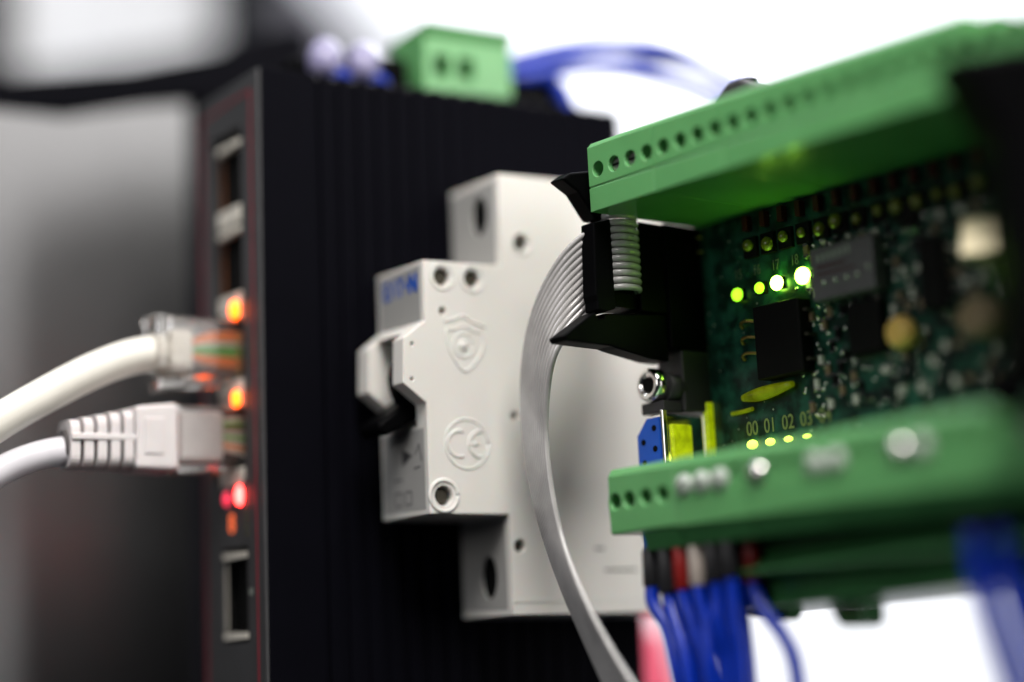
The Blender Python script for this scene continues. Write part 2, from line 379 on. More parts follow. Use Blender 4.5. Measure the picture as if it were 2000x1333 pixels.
# ================================================================== network plugs and cables
cb = thing('network_cable', 'cream network cable with a clear plug glowing orange, plugged in above the other', 'cable', FC, (0, 16, -54))
part('plug_body', MB().box(-14.2, 2.4, 12.2, 20.2, -59.4, -48.2), 'clear', cb, bevel=0.7)
part('plug_rib', MB().box(-16.6, -14.3, 11.8, 20.6, -58.6, -47.6), 'clear', cb, bevel=0.5)
part('latch_tab', MB().prism([(-16, -60.2), (-6.5, -60.2), (-3, -60.0), (-3, -61.2), (-8, -62.0), (-16, -62.6)], 'y', 13, 19), 'clear', cb, bevel=0.3)
part('jacket_end', MB().prism(rrect(12.6, 19.8, -58.4, -50.6, 1.6), 'x', -13.8, -9.2), 'cream', cb)
zs = [-51.2, -52.2, -53.2, -54.2, -55.2, -56.2, -57.2, -58.1]
for k, z in enumerate(zs):
    mm = ['w_orange', 'w_orange', 'w_white', 'w_green', 'w_green', 'w_orange', 'w_orange', 'w_brown'][k]  # orange wires, with extra orange standing in for the amber glow
    part('conductor', MB().tube([(-9.3, 14.0, -54.5 + (z + 54.5) * 0.5), (-6, 12.9, -54.5 + (z + 54.5) * 0.9), (-2, 12.9, z), (1.8, 12.9, z)], 0.46, 8, 4), mm, cb)
part('contacts', MB().box(0.0, 1.0, 12.5, 13.3, -59.0, -50.8), 'gold', cb)
path = [(-11.5, 16, -54.5), (-20, 15.6, -55.9), (-28, 15.4, -59.0), (-37, 15.4, -63.8), (-47, 15.6, -69.9), (-60, 16, -79.5), (-76, 17, -94)]
part('jacket', MB().tube(path, 3.45, 20, 8), 'cream', cb)

cb2 = thing('network_cable', 'pale grey network cable with a ribbed rubber boot, lower of the two cables', 'cable', FC, (0, 16, -72))
part('plug_body', MB().box(-12.6, 2.4, 12.2, 20.2, -76.6, -65.6), 'clear', cb2, bevel=0.7)
part('plug_core', MB().box(-12.0, -3.0, 13.0, 19.6, -75.8, -66.6), 'milky', cb2, bevel=0.5)
part('latch_tab', MB().prism([(-12, -77.0), (-3, -76.9), (-2, -78.0), (-12, -78.6)], 'y', 13, 19), 'clear', cb2, bevel=0.2)
for k in range(8):
    part('conductor', MB().tube([(-3.0, 13.4, -71 + (k - 3.5) * 0.8), (1.6, 12.9, -71.3 + (k - 3.5) * 1.0)], 0.42, 8, 3), ['w_white', 'w_orange', 'w_white', 'w_green', 'w_white', 'w_brown', 'w_green', 'w_white'][k], cb2)
bt = part('boot', MB().prism([(-12.6, -78.2), (-12.6, -65.4), (-13.4, -65.2), (-21.2, -66.0), (-21.2, -78.0)], 'y', 11.2, 21.0), 'boot', cb2, bevel=1.0, seg=3)
part('boot_core', MB().lathe((-34.2, 16.1, -73.6), 'x', [(0, 3.1), (1, 3.5), (13.5, 4.5)], 24), 'slot', bt)  # dark core colour stands in for the shade between the ribs
part('boot_panel', MB().box(-19.6, -15.6, 10.95, 11.4, -75.2, -68.2), 'boot', bt, bevel=0.25)
for k in range(5):
    x = -23.4 - 2.55 * k; h = 5.6 - 0.26 * k; zc = -72.2 - 0.26 * k; wy = 4.7 - 0.12 * k
    part('boot_rib', MB().prism(rrect(16.1 - wy, 16.1 + wy, zc - h, zc + h, 2.2), 'x', x, x + 1.9), 'boot', bt, bevel=0.25)
part('boot_spine', MB().box(-33.5, -21.0, 11.35, 20.6, -72.7, -71.4), 'boot', bt, bevel=0.3)
path = [(-30, 16, -74.2), (-35, 16, -74.6), (-41, 16, -76.2), (-47, 16, -79.1), (-56, 16, -85.0), (-72, 17, -99)]
part('jacket', MB().tube(path, 2.75, 20, 8), 'lilac', cb2)

# ================================================================== plugs and wires on the router's top
gp = thing('green_plug', 'small green screw plug standing on top of the black router', 'connector', FC, (49, 10, 0))
prof = [(4, 0.3), (4, 12.0), (2.4, 14.4), (2.6, 14.9), (19.5, 14.9), (19.5, 0.3)]
cutter = MB()
for x in (41.2, 46.9): cutter.box(x, x + 3.5, 3, 9, 3.8, 8.4)
part('plug_housing', MB().prism(prof, 'x', 38.8, 59.6), 'green', gp, bevel=0.3, cut=cutter)
for x in (41.2, 46.9): part('clamp', MB().box(x + 0.3, x + 3.2, 8.2, 8.9, 4, 8.2), 'green_dk', gp)
blk = thing('black_plug', 'black power plug on the router beside the blue wires', 'connector', FC, (66, 10, 0))
part('plug_housing', MB().box(60.4, 74, 6, 18, 0.3, 6.5), 'dark_pl', blk, bevel=0.8)
part('strain_relief', MB().cyl((67, 12, 6.4), 'z', 3.2, 2.6), 'dark_pl', blk)
blk2 = thing('black_plug', 'low black plug on the router beside the white sleeves', 'connector', FC, (30, 14, 0))
part('plug_housing', MB().box(13, 37.6, 13, 27, 0.3, 7.2), 'dark_pl', blk2, bevel=1.0)
part('plug_cap', MB().box(29, 37.6, 9, 13, 0.3, 8.5), 'dark_pl', blk2, bevel=0.8)
for x, lb in ((18.8, 'frosted white sleeve on a blue lead, nearer the router front corner'), (27.4, 'frosted white sleeve on a blue lead, next to the green plug')):
    sl = thing('wire_sleeve', lb, 'sleeve', FC, (x, 9, 0), 'frosted sleeves on the router top')
    part('sleeve', MB().lathe((x, 9.5, 2.6), (0.12, 0.2, 1), [(0, 2.2), (1.2, 3.3), (4, 3.7), (6.6, 3.1), (8.2, 1.6), (8.6, 0)], 24), 'frosted', sl)
    part('lead', MB().tube([(x + 0.6, 9, 3.2), (x + 3.4, 8, 3.0), (x + 4.6, 9, 1.6), (x + 4.6, 12, 0.9)], 1.1, 10, 6), 'blue', sl)
arcs = [
    ([(-4, 424, 125.5), (4, 424, 127.6), (14, 425, 130.0), (24.5, 426, 130.6), (35, 426, 128.6), (45, 425, 123.3), (58, 422, 113)], 'topmost blue wire arching from the green plug behind the terminal block'),
    ([(-4, 421, 123.8), (4, 420, 124.6), (14, 420, 127.0), (24, 420, 128.6), (34, 421, 127.8), (44, 421, 122.6), (57, 418, 111)], 'blue wire arching just under the topmost one above the router'),
    ([(-3, 418, 122.0), (5, 418, 121.6), (14, 419, 123.4), (24, 420, 123.6), (34, 420, 121.0), (44, 419, 116.6), (54, 416, 108)], 'lowest blue wire in the arch above the router'),
    ([(-4, 426, 124.0), (6, 427, 125.2), (16, 430, 127.0), (28, 432, 128.4), (40, 431, 127.4), (50, 428, 121.5), (62, 424, 110)], 'rear blue wire in the arch above the router'),
    ([(-3, 422, 122.8), (4, 421, 123.6), (10, 420, 121.8), (13.4, 420, 117.5), (14.6, 420, 110)], 'blue wire bending down behind the router from the green plug'),
    ([(-2, 424, 121.8), (5, 423, 121.4), (11, 422, 119.0), (15.2, 422, 114.5), (16.4, 422, 106)], 'thick blue wire dropping steeply behind the router edge'),
]
for pts, lb in arcs:
    pts = [tuple(c * RS for c in q) for q in pts]  # wires scaled about the camera along with the router group
    t = thing('blue_wire', lb, 'wire', FW, pts[0], 'blue wires above the router')
    part('insulation', MB().tube(pts, 1.35, 12, 8), 'blue', t)
    d = (Vector(pts[0]) - Vector(pts[1])).normalized()
    part('ferrule', MB().lathe(Vector(pts[0]) + d * 3, -d, [(0, 1.2), (3.0, 1.45), (3.6, 1.3)], 14), 'black_sleeve', t)

# ================================================================== circuit breaker
br = thing('circuit_breaker', 'ivory miniature circuit breaker with embossed side and black toggle', 'circuit breaker', FB, (30, 8.75, 0))
prof = [(0, 17.8), (0, 37.2), (-4.6, 40.6), (-4.3, 48.6), (0, 51.9), (0, 62.8), (16.1, 62.8), (16.1, 80), (62, 80), (62, 0), (16.1, 0), (16.1, 17.8)]
cut = MB().box(-6, 9, 4.0, 13.4, 33.5, 50.0)
cut.box(-1, 1.0, 2.4, 15.1, 57, 61.8) if False else None
for x, z, r, d in ((20.6, 67.3, 1.5, 5), (3.8, 60.0, 1.6, 5), (10.0, 60.0, 1.6, 5), (3.7, 53.8, 0.7, 3), (-2.6, 47.6, 0.32, 2), (-2.8, 41.4, 0.32, 2), (2.9, 21.0, 1.75, 6), (18.1, 12.2, 1.15, 5), (17.9, 35.5, 0.8, 4)):
    cut.cyl((x, -1, z), 'y', r, 1 + d, 26)
def oval(cy, cz, ry, rz): return [(cy + ry * math.cos(R(a)), cz + rz * math.sin(R(a))) for a in range(0, 360, 12)]
cut.prism(oval(6.9, 73.4, 2.75, 3.7), 'x', 15, 24); cut.prism(oval(7.6, 7.0, 2.75, 3.9), 'x', 15, 24)
part('shell', MB().prism(prof, 'y', 0, 17.5), 'ivory', br, bevel=0.55, seg=3, cut=cut)
part('front_label', MB().box(-0.04, 0.2, 1.3, 16.6, 50.7, 62.0), 'label', br)
part('front_label', MB().box(-0.04, 0.2, 1.3, 16.6, 18.8, 33.0), 'label', br)
part('terminal_plate', MB().box(16.04, 16.3, 1.5, 17.2, 63.4, 78.8), 'label', br, cut=MB().prism(oval(6.9, 73.4, 2.75, 3.7), 'x', 15, 24))
part('terminal_plate', MB().box(16.04, 16.3, 1.5, 17.2, 1.2, 17.0), 'label', br, cut=MB().prism(oval(7.6, 7.0, 2.75, 3.9), 'x', 15, 24))
part('shade_plug', MB().prism(oval(6.9, 73.4, 2.73, 3.68), 'x', 16.4, 18), 'hole', br)  # dark oval plugs stand in for the shade inside the terminal openings
part('shade_plug', MB().prism(oval(7.6, 7.0, 2.73, 3.88), 'x', 16.4, 18), 'hole', br)
for x, z, r in ((20.6, 67.3, 1.46), (3.8, 60, 1.56), (10, 60, 1.56), (18.1, 12.2, 1.12), (2.9, 21, 1.7)):
    part('rivet', MB().lathe((x, 0.7, z), 'y', [(0, r * 0.55), (0.3, r * 0.8), (1.5, r * 0.98)], 20), 'dull_steel', br)
# raised rings, shield emblem and CE mark on the side
def ridge(name, pts, r=0.26, closed=False, sub=6):
    P = [(x, 0.03, z) for x, z in pts]
    part(name, MB().tube(P, r, 8, sub, up=(0, 1, 0), flat=1.25), 'ivory', br)
def ring(name, cx, cz, r, rr=0.18): ridge(name, [(cx + r * math.cos(R(a)), cz + r * math.sin(R(a))) for a in range(0, 361, 12)], rr, sub=1)
ring('boss_ring', 3.8, 60.0, 2.35, 0.2); ring('boss_ring', 10.0, 60.0, 2.35, 0.2); ring('boss_ring', 2.9, 21.0, 2.75, 0.32); ring('boss_ring', 20.6, 67.3, 2.0, 0.2)
ring('mark_ring', 7.8, 30.2, 4.4, 0.18)
ridge('emblem_line', [(3.9, 52.0), (5.8, 52.4), (7.8, 53.1), (9.8, 52.1), (12.4, 51.4)], 0.2)
ridge('emblem_line', [(4.3, 50.6), (6.0, 50.6), (7.8, 51.3), (9.8, 50.5), (12.0, 50.1)], 0.18)
ridge('emblem_line', [(4.3, 50.6), (4.6, 47.6), (5.8, 45.2), (7.9, 43.2), (10.3, 45.0), (11.8, 47.4), (12.0, 50.1)], 0.2)
ring('emblem_ring', 7.8, 47.8, 2.1, 0.19); ring('emblem_ring', 7.8, 47.8, 1.0, 0.2)
part('emblem_boss', MB().lathe((7.8, -0.25, 47.8), 'y', [(0, 0), (0, 0.7), (0.5, 0.9)], 20), 'ivory', br)
ridge('letter_c', [(6.3 + 2.3 * math.cos(R(a)), 30.2 + 2.3 * math.sin(R(a))) for a in range(70, 291, 20)], 0.23, sub=2)
ridge('letter_e', [(10.6 + 2.3 * math.cos(R(a)), 30.2 + 2.3 * math.sin(R(a))) for a in range(80, 281, 20)], 0.23, sub=2)
ridge('letter_e_bar', [(8.5, 30.2), (9.4, 30.2), (10.3, 30.2)], 0.22, sub=1)
part('parting_rib', MB().box(16.7, 61.5, -0.12, 0.2, 2.3, 2.6), 'ivory', br)
part('moulded_mark', MB().box(36, 43, -0.1, 0.1, 7.6, 8.0).box(34, 36, -0.1, 0.1, 11.5, 11.9), 'slot', br)
# toggle
tg = part('toggle', MB().cyl((3.7, 4.2, 42.2), 'y', 6.9, 4.2, 36), 'dark_pl', br)
part('lever', MB().prism([(5.0, 37.0), (-5.8, 31.8), (-7.2, 32.8), (-7.0, 34.2), (0.5, 39.4), (4, 42.5)], 'y', 4.7, 12.7), 'dark_pl', tg, bevel=0.7)
part('slot_floor', MB().box(8.6, 8.9, 4.05, 13.35, 33.6, 49.9), 'dark_pl', br)
# printed front: five capital letters in blue, triangle and terminal symbols in grey
text('brand_lettering', 'E\u00b7T\u00b7N', 4.6, 'print_blue', br, (-0.05, 8.3, 59.2), (0, -1, 0), (0, 0, 1), 0.03, 0.16) if False else None
def strokes(name, segs, m, th, x=-0.09, slant=0.0, z0=0):
    mb = MB()
    for (y0, za, y1, zb) in segs:
        d = Vector((y1 - y0, zb - za)); n = Vector((-d.y, d.x)).normalized() * th / 2
        q = [(y0 - n.x, za - n.y), (y1 - n.x, zb - n.y), (y1 + n.x, zb + n.y), (y0 + n.x, za + n.y)]
        mb.prism(q, 'x', x, x + 0.08)
    part(name, mb, m, br)
zt, zb = 60.9, 57.5
strokes('letter', [(14.6, zb, 14.6, zt), (14.6, zt - 0.3, 12.9, zt - 0.3), (14.6, zb + 0.3, 12.9, zb + 0.3), (14.6, 59.2, 13.1, 59.2)], 'print_blue', 0.75)
strokes('letter', [(12.3, zb, 11.1, zt), (11.1, zt, 9.9, zb)], 'print_blue', 0.42)
strokes('letter', [(9.6, zt - 0.3, 7.2, zt - 0.3), (8.4, zb, 8.4, zt)], 'print_blue', 0.65)
strokes('letter', [(6.9, 59.2, 5.9, 59.2)], 'print_blue', 0.95)
strokes('letter', [(5.0, zb, 5.0, zt), (5.0, zt, 2.6, zb), (2.6, zb, 2.6, zt)], 'print_blue', 0.95)
part('printed_triangle', MB().prism([(9.4, 30.0), (9.4, 27.0), (5.8, 28.6)], 'x', -0.09, 0.05), 'print_dark', br)
def outline(y0, y1, z0, z1, th=0.28): strokes('printed_symbol', [(y0, z0, y0, z1), (y1, z0, y1, z1), (y0, z0, y1, z0), (y0, z1, y1, z1)], 'print_dark', th)
outline(12.4, 10.0, 20.0, 22.3, 0.2); outline(8.6, 6.4, 20.0, 22.3, 0.2)
strokes('printed_symbol', [(12.6, 24.6, 9.6, 24.6), (4.6, 28.6, 3.2, 30.4), (3.2, 30.4, 2.4, 27.4), (5.2, 26.2, 3.0, 26.4)], 'print_dark', 0.22)

# ================================================================== control module: board, parts, carrier
P = 3.99
bd = thing('control_board', 'green circuit board with lit green lamps and black chips between the terminal rows', 'circuit board', FD, (26, -50, -28))
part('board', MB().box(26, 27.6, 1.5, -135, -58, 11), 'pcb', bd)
# lit lamps
for (y, z, r, m) in ((-9.1, -13.9, 1.15, 'led_g'), (-14.4, -13.7, 1.0, 'led_g'), (-18.5, -13.6, 1.3, 'led_hot'), (-24.4, -13.5, 1.45, 'led_hot')):
    a = part('green_lamp', MB().ball((25.2, y, z), r, (0.7, 1, 1)), m, bd)
    part('lamp_base', MB().box(25.4, 26.0, y - 1.2, y + 1.2, z - 1.0, z + 1.0), 'chip', a)
for k in range(4):
    a = part('indicator_lamp', MB().ball((25.5, -9.8 - 4.15 * k, -40.4), 1.15 - 0.12 * k, (0.6, 1, 0.75 - 0.1 * k)), 'led_y', bd)
for k in range(5):
    text('printed_number', '%02d' % k, 3.5, 'silk_lit', bd, (25.95, -9.6 - 4.15 * k, -37.6), (0, -1, 0), (0, 0, 1), 0.02, 0.02, sx=0.8)
for k in range(6):
    text('printed_number', '%d' % (15 + k), 2.6, 'silk_dim', bd, (25.95, -9.0 - 4.4 * k, -10.3), (0, -1, 0), (0, 0, 1), 0.02, 0.01, sx=0.7)
# rows of small lenses and red parts under the upper terminals
for k in range(14):
    y = -12.8 - 4.1 * k
    a = part('tinted_lens', MB().ball((24.8 + 0.3 * math.sin(k * 2.1), y + 0.25 * math.sin(k * 5.3), -6.2 + 0.3 * math.cos(k * 3.7)), 1.0 + 0.2 * math.sin(k * 1.7), (0.9, 1, 1.1)), 'led_off', bd)
    part('lens_base', MB().box(25.2, 26, y - 1.5, y + 1.5, -8.0, -4.4), 'chip', a)
    part('red_fuse', MB().box(24.6, 26, y - 0.55 + 0.3, y + 0.55 + 0.3, -3.2, -0.6), 'red_smd', bd)
# chips
def chip(name, y0, y1, z0, z1, x=23.6, m='chip', pins='z', n=6, pm='solder'):
    c = part(name, MB().box(x, 26, y0, y1, z0, z1), m, bd, bevel=0.2)
    pb = MB(); y0, y1 = sorted((y0, y1)); z0, z1 = sorted((z0, z1))
    for k in range(n):
        if pins == 'z':
            y = y0 + (k + 0.5) * (y1 - y0) / n
            for z, s in ((z0, -1), (z1, 1)): pb.prism([(x + 1.2, z), (x + 0.9, z + s * 0.7), (25.9, z + s * 1.1), (25.9, z + s * 0.6), (x + 1.6, z)], 'y', y - 0.22, y + 0.22)
        else:
            z = z0 + (k + 0.5) * (z1 - z0) / n
            for y, s in ((y0, -1), (y1, 1)): pb.box(x + 1.0, 25.9, y, y + s * 0.9, z - 0.22, z + 0.22)
    part('pins', pb, pm, c); return c
chip('power_chip', -14.6, -25.0, -17.4, -30.0, 22.8, 'chip', 'y', 3, 'dull_steel')
for z in (-19.9, -22.7, -25.5):
    part('component_lead', MB().tube([(25.9, -9.2, z), (25.0, -9.6, z + 0.7), (24.7, -11.0, z + 0.9), (24.8, -13.4, z + 0.5), (25.0, -14.8, z + 0.3)], 0.28, 8, 5), 'gold', bd)
chip('square_chip', -34.3, -41.2, -20.4, -29.0, 23.8, 'chip', 'z', 7)
chip('tall_chip', -50.6, -54.8, -12.8, -24.6, 22.8, 'chip', 'y', 8)
chip('small_chip', -46.0, -49.4, -6.0, -10.0, 24.6, 'chip', 'z', 4)
rl = chip('relay', -28.6, -41.8, -10.2, -19.0, 22.6, 'relay', 'z', 5)
part('relay_mark', MB().box(22.5, 22.6, -30, -36, -13.4, -13.7).box(22.5, 22.6, -30, -38, -14.6, -14.85), 'red_smd', rl)
lines = MB()
for k in range(7): lines.box(22.5, 22.62, -30 - 1.1 * k, -30.5 - 1.1 * k, -12.6 + 0.05 * k, -11.4 + 0.05 * k)
part('relay_print', lines, 'silk', rl)
for k in range(5): part('relay_stud', MB().ball((22.5, -31.4 - 2.4 * k, -16.2 + (0.9 if k > 3 else 0)), 0.42), 'solder', rl)
part('disc_capacitor', MB().lathe((22.4, -45.2, -26.9), 'x', [(0, 1.6), (0.5, 2.4), (1.6, 2.8), (2.8, 2.4), (3.6, 1.2)], 28), 'tan', bd)
cc = part('crystal_can', MB().prism(rrect(-67.6, -60.2, -18.8, -12.4, 0.8), 'x', 21.2, 25).rot(13, 'Z', (23, -64, -15.5)).rot(13, 'Y', (23, -64, -15.5)), 'can', bd, bevel=0.4)
part('can_rim', MB().prism(rrect(-67.8, -59.8, -19.0, -11.6, 1.0), 'x', 25.2, 25.8), 'tin', cc)
part('blob_capacitor', MB().lathe((21.0, -61.5, -27.5), 'x', [(0, 2.6), (0.4, 3.2), (5, 3.2)], 28), 'smd_b', bd)
part('painted_reflection', MB().tube([(24.9, -9.0, -32.2), (24.9, -14, -32.0), (24.9, -20.6, -31.4)], lambda t: 0.25 + 0.95 * math.sin(math.pi * min(1, 0.12 + t * 0.8)), 14, 5), 'led_reflection_dim', bd)  # glowing shapes stand in for yellow lamp light reflected on parts
part('painted_reflection', MB().tube([(25.5, -5.5, -34.4), (25.5, -8, -34.4), (25.5, -10.5, -34.2)], 0.38, 10, 5), 'led_reflection_dim', bd)
# scattered surface-mount resistors and capacitors
def smd(m):
    mb = MB(); mb.box(25.3, 25.98, -0.8, 0.8, -0.45, 0.45); mb.mi = 1
    mb.box(25.22, 25.99, -1.15, -0.78, -0.5, 0.5).box(25.22, 25.99, 0.78, 1.15, -0.5, 0.5); return mb
protos = [part('resistor', smd(0), ['chip', 'solder'], bd), part('capacitor', smd(0), ['smd_b', 'solder'], bd), part('resistor', smd(0), ['smd_w', 'solder'], bd)]
busy = [(-12, -25, -31.5, -16), (-27.5, -43, -20, -9.5), (-33, -42.5, -30.5, -19), (-49, -56, -26, -11.5), (-58, -67, -20, -10), (-42, -48.5, -30, -23.5), (-57.5, -65.5, -31, -24)]
spots = []
tries = 0
while len(spots) < 120 and tries < 4000:
    tries += 1
    y = -24 - 1.35 * random.randint(0, 38); z = -9.3 - 1.9 * random.randint(0, 14)
    if any(b[1] < y < b[0] and b[2] < z < b[3] for b in busy): continue
    if any((y - a) ** 2 + (z - b) ** 2 < 5.4 for a, b in spots): continue
    spots.append((y, z))
for i, (y, z) in enumerate(spots):
    pr = protos[i % 3]; vert = int(abs(y) / 6) % 3 != 0
    if i < 3: tgt = pr
    else: tgt = pr.copy(); COL.objects.link(tgt); tgt.parent = bd
    ang = R(90) if vert else 0
    # rotate about the piece's own centre on the board plane
    b = Vector(BASE[bd.name]); c0 = Vector((0, 0, 0)) - b      # meshes were built round (·,0,0)
    rotm = Matrix.Rotation(ang, 4, 'X'); piv = Vector((0, 0, 0)) * S - b * S
    mt = Matrix.Translation(Vector((0, y, z)) * S) @ Matrix.Translation(piv) @ rotm @ Matrix.Translation(-piv)
    tgt.matrix_local = mt
# solder dots and vias, far too many to pick apart
dots = MB()
for k in range(420):
    y = random.uniform(-80, -22); z = random.uniform(-38, -8)
    dots.lathe((25.7, y, z), 'x', [(0, 0.0), (0.06, random.uniform(0.18, 0.42)), (0.32, 0.42)], 6)
part('solder_joints', dots, 'solder', bd, kind='stuff')
# video connector and its jack screw
vc = part('video_connector', MB().prism([(0.0, -58), (0.0, -34.0), (3.8, -34.0), (6.3, -37), (6.3, -58)], 'x', 14.2, 24.0), 'chrome', bd, bevel=0.5)
part('insulator', MB().prism([(0.7, -58), (0.7, -34.6), (3.6, -34.6), (6.2, -37.4), (6.2, -58)], 'x', 13.6, 14.4), 'blue_ins', vc)
for (y, z) in ((1.9, -36.4), (4.7, -38.6), (1.9, -40.0), (4.7, -42.2), (1.9, -43.8)):
    part('pin_hole', MB().lathe((13.52, y, z), 'x', [(0, 0.55), (0.3, 0.55)], 14), 'hole', vc)
part('rim', MB().box(13.7, 14.7, -0.35, 0.4, -58, -33.4), 'chrome', vc, bevel=0.15)
part('reflection_block', MB().box(15.6, 20.6, -0.5, 0.3, -35.8, -52), 'led_reflection', vc, bevel=0.4)  # glowing blocks stand in for lamp light reflected off the connector
part('reflection_block', MB().box(24.4, 27.9, -0.6, 0.6, -31.6, -50), 'led_reflection', bd, bevel=0.4)
js = part('jack_screw', MB().lathe((14.0, 3.4, -28.6), 'x', [(0.5, 1.4), (0, 1.8), (0, 2.5), (0.5, 2.95), (2.4, 3.05), (2.9, 2.7), (2.9, 1.9), (9.5, 1.9)], 36), 'chrome', bd)
part('screw_bore', MB().lathe((14.1, 3.4, -28.6), 'x', [(0, 1.35), (0.3, 1.35)], 24), 'hole', js)
part('screw_shaft', MB().lathe((16.7, 2.2, -29.1), 'x', [(0, 2.5), (3.6, 2.6), (4.0, 1.8), (7, 1.8)], 24), 'dark_pl2', js)
part('bracket', MB().box(19.4, 28.2, -0.3, 6, -33.4, -22.6), 'dark_pl2', bd, bevel=0.3)
part('bracket_foot', MB().box(14.8, 19.4, 0.4, 6, -33.6, -31.6), 'dark_pl2', bd, bevel=0.2)
part('metal_edge', MB().box(28.25, 28.9, -0.6, 4, -33, -11), 'dull_steel', bd)

# ribbon header and socket
hd = part('ribbon_header', MB().box(17.2, 28.2, -0.3, 8.6, -22.5, 0.0), 'dark_pl', bd, bevel=0.3)
part('pin', MB().tube([(25.0, -0.6, -1.9), (28, -0.7, -1.7)], 0.16, 8, 0), 'gold', hd)
part('pin', MB().tube([(25.0, -0.6, -4.5), (26.2, -0.7, -4.4)], 0.16, 8, 0), 'gold', hd)
so = thing('ribbon_socket', 'black ribbon cable socket under the left end of the upper terminals', 'connector', FD, (8, 4, -16.5))
part('strain_relief', MB().prism([(0.6, -1.6), (4.6, -0.6), (4.6, -16.4), (2.2, -17.2), (0.4, -17.0), (0.4, -15.4), (0.1, -14.4)], 'y', 0.0, 3.4), 'dark_pl', so, bevel=0.25)
part('socket_body', MB().box(10.8, 17.2, 0.2, 7.4, -16.3, -0.2), 'dark_pl', so, bevel=0.2)
part('contact_block', MB().box(4.6, 10.8, 1.2, 7.0, -15.8, -0.4), 'dark_pl', so)
part('latch', MB().prism([(-4.6, 5.8), (-2.5, 7.1), (2.0, 8.0), (5, 7.5), (5, -0.4), (2.6, -0.4), (0.4, 2.3), (-0.9, 3.9)], 'y', 1.6, 5.2), 'dark_pl', so, bevel=0.35)
part('latch', MB().prism([(-7.3, -21.9), (0.3, -17.2), (0.9, -18.3), (2.2, -18.2), (2.4, -17.3), (7.2, -17.0), (17.2, -16.2), (17.2, -24.7), (13.4, -24.6), (4.8, -23.2), (3.6, -22.9), (-6.8, -22.7)], 'y', 0.6, 4.6), 'dark_pl', so, bevel=0.25)

# grey ribbon cable: twelve conductors joined side by side
RA = [[15.2, 340.0, 72.3], [11.9, 341.0, 70.6], [8.5, 343.0, 67.3], [5.2, 346.0, 62.1], [2.7, 349.0, 55.4], [1.5, 351.0, 47.6], [1.4, 351.0, 38.5], [2.3, 350.0, 29.5], [4.1, 348.0, 20.4], [7.0, 345.0, 10.6], [10.6, 342.0, 1.0], [14.7, 338.0, -9.2], [20, 333, -22]]
RB = [[14.8, 342.4, 58.6], [12.7, 343.3, 56.5], [9.9, 341.5, 53.5], [7.4, 340.1, 49.7], [6.0, 341.3, 44.3], [5.4, 343.3, 36.7], [5.8, 342.7, 28.3], [7.1, 341.1, 19.9], [9.0, 337.4, 12.8], [11.8, 333.0, 5.5], [15.6, 329.4, -2.1], [19.8, 325.1, -9.5], [26, 320, -21]]
rb = thing('ribbon_cable', 'grey flat ribbon cable curving down in front of the circuit breaker', 'cable', FW, (5, 345, 30))
A_ = crom(RA, 6); B_ = crom(RB, 6); NC = 12
for k in range(NC):
    f = (k + 0.5) / NC
    pts = [a.lerp(b, f) for a, b in zip(A_, B_)]
    part('conductor', MB().tube(pts, 0.515, 10, 0), 'ribbon', rb)
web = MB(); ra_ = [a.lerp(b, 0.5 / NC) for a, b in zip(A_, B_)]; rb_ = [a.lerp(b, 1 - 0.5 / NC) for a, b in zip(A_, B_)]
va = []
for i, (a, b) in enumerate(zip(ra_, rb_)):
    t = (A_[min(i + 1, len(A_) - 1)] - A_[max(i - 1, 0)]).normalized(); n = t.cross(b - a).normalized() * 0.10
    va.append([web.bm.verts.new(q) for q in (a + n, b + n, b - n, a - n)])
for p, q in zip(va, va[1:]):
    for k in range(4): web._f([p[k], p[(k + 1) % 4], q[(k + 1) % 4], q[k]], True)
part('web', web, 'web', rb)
# the folded end: each conductor loops out between relief and socket
inv = FW
loop0 = None
for k in range(11):
    z = 0.1 - 1.27 * k
    pts = [(4.4, 2.2, z), (4.9, 0.4, z), (6.0, -0.75, z), (7.7, -1.1, z), (9.4, -0.75, z), (10.6, 0.4, z), (11.0, 2.2, z)]
    pts = [FD @ (Vector(q) * S) / S for q in pts]
    part('folded_conductor', MB().tube(pts, 0.60, 12, 5), 'ribbon', rb)

# ================================================================== terminal blocks
UW = 4 * P
def upper_unit(y0, label, near, low=False):
    t = thing('terminal_block', label, 'terminal block', FD, (13, y0 - UW / 2, 0), 'green terminal blocks of the upper row')
    prof = [(0, 0), (0, 4.05), (0.22, 4.12), (0.22, 4.32), (0, 4.4), (0, 11.3), (0.9, 12.2), (9, 12.2), (9, 13.6), (26, 13.6), (26, 0)]
    if low: prof = [(p[0], min(p[1], 8.9 + 0.15 * p[0] / 9)) for p in prof if p[1] != 12.2] 
    cut = MB()
    for k in range(4): cut.lathe((-1, y0 - P * (k + 0.62), 7.1), 'x', [(0, 1.35), (6.5, 1.35)], 22)
    part('block_housing', MB().prism(prof, 'y', y0 - 0.05, y0 - UW + 0.05), 'green', t, bevel=0.28, seg=2, cut=cut)
    for k in range(4):
        y = y0 - P * (k + 0.62); shallow = near and k in (1, 2)
        c = part('clamp_screw', MB().lathe((0.7 if shallow else 4.4, y, 7.1), 'x', [(0, 0.8), (0.2, 1.2), (1.4, 1.3)], 18), 'steel' if shallow else 'hole', t)  # deep screws take the cavity colour, shade painted in
        if shallow: part('screw_slot', MB().box(0.62, 0.75, y - 0.9, y + 0.9, 6.9, 7.35), 'hole', c)
    return t
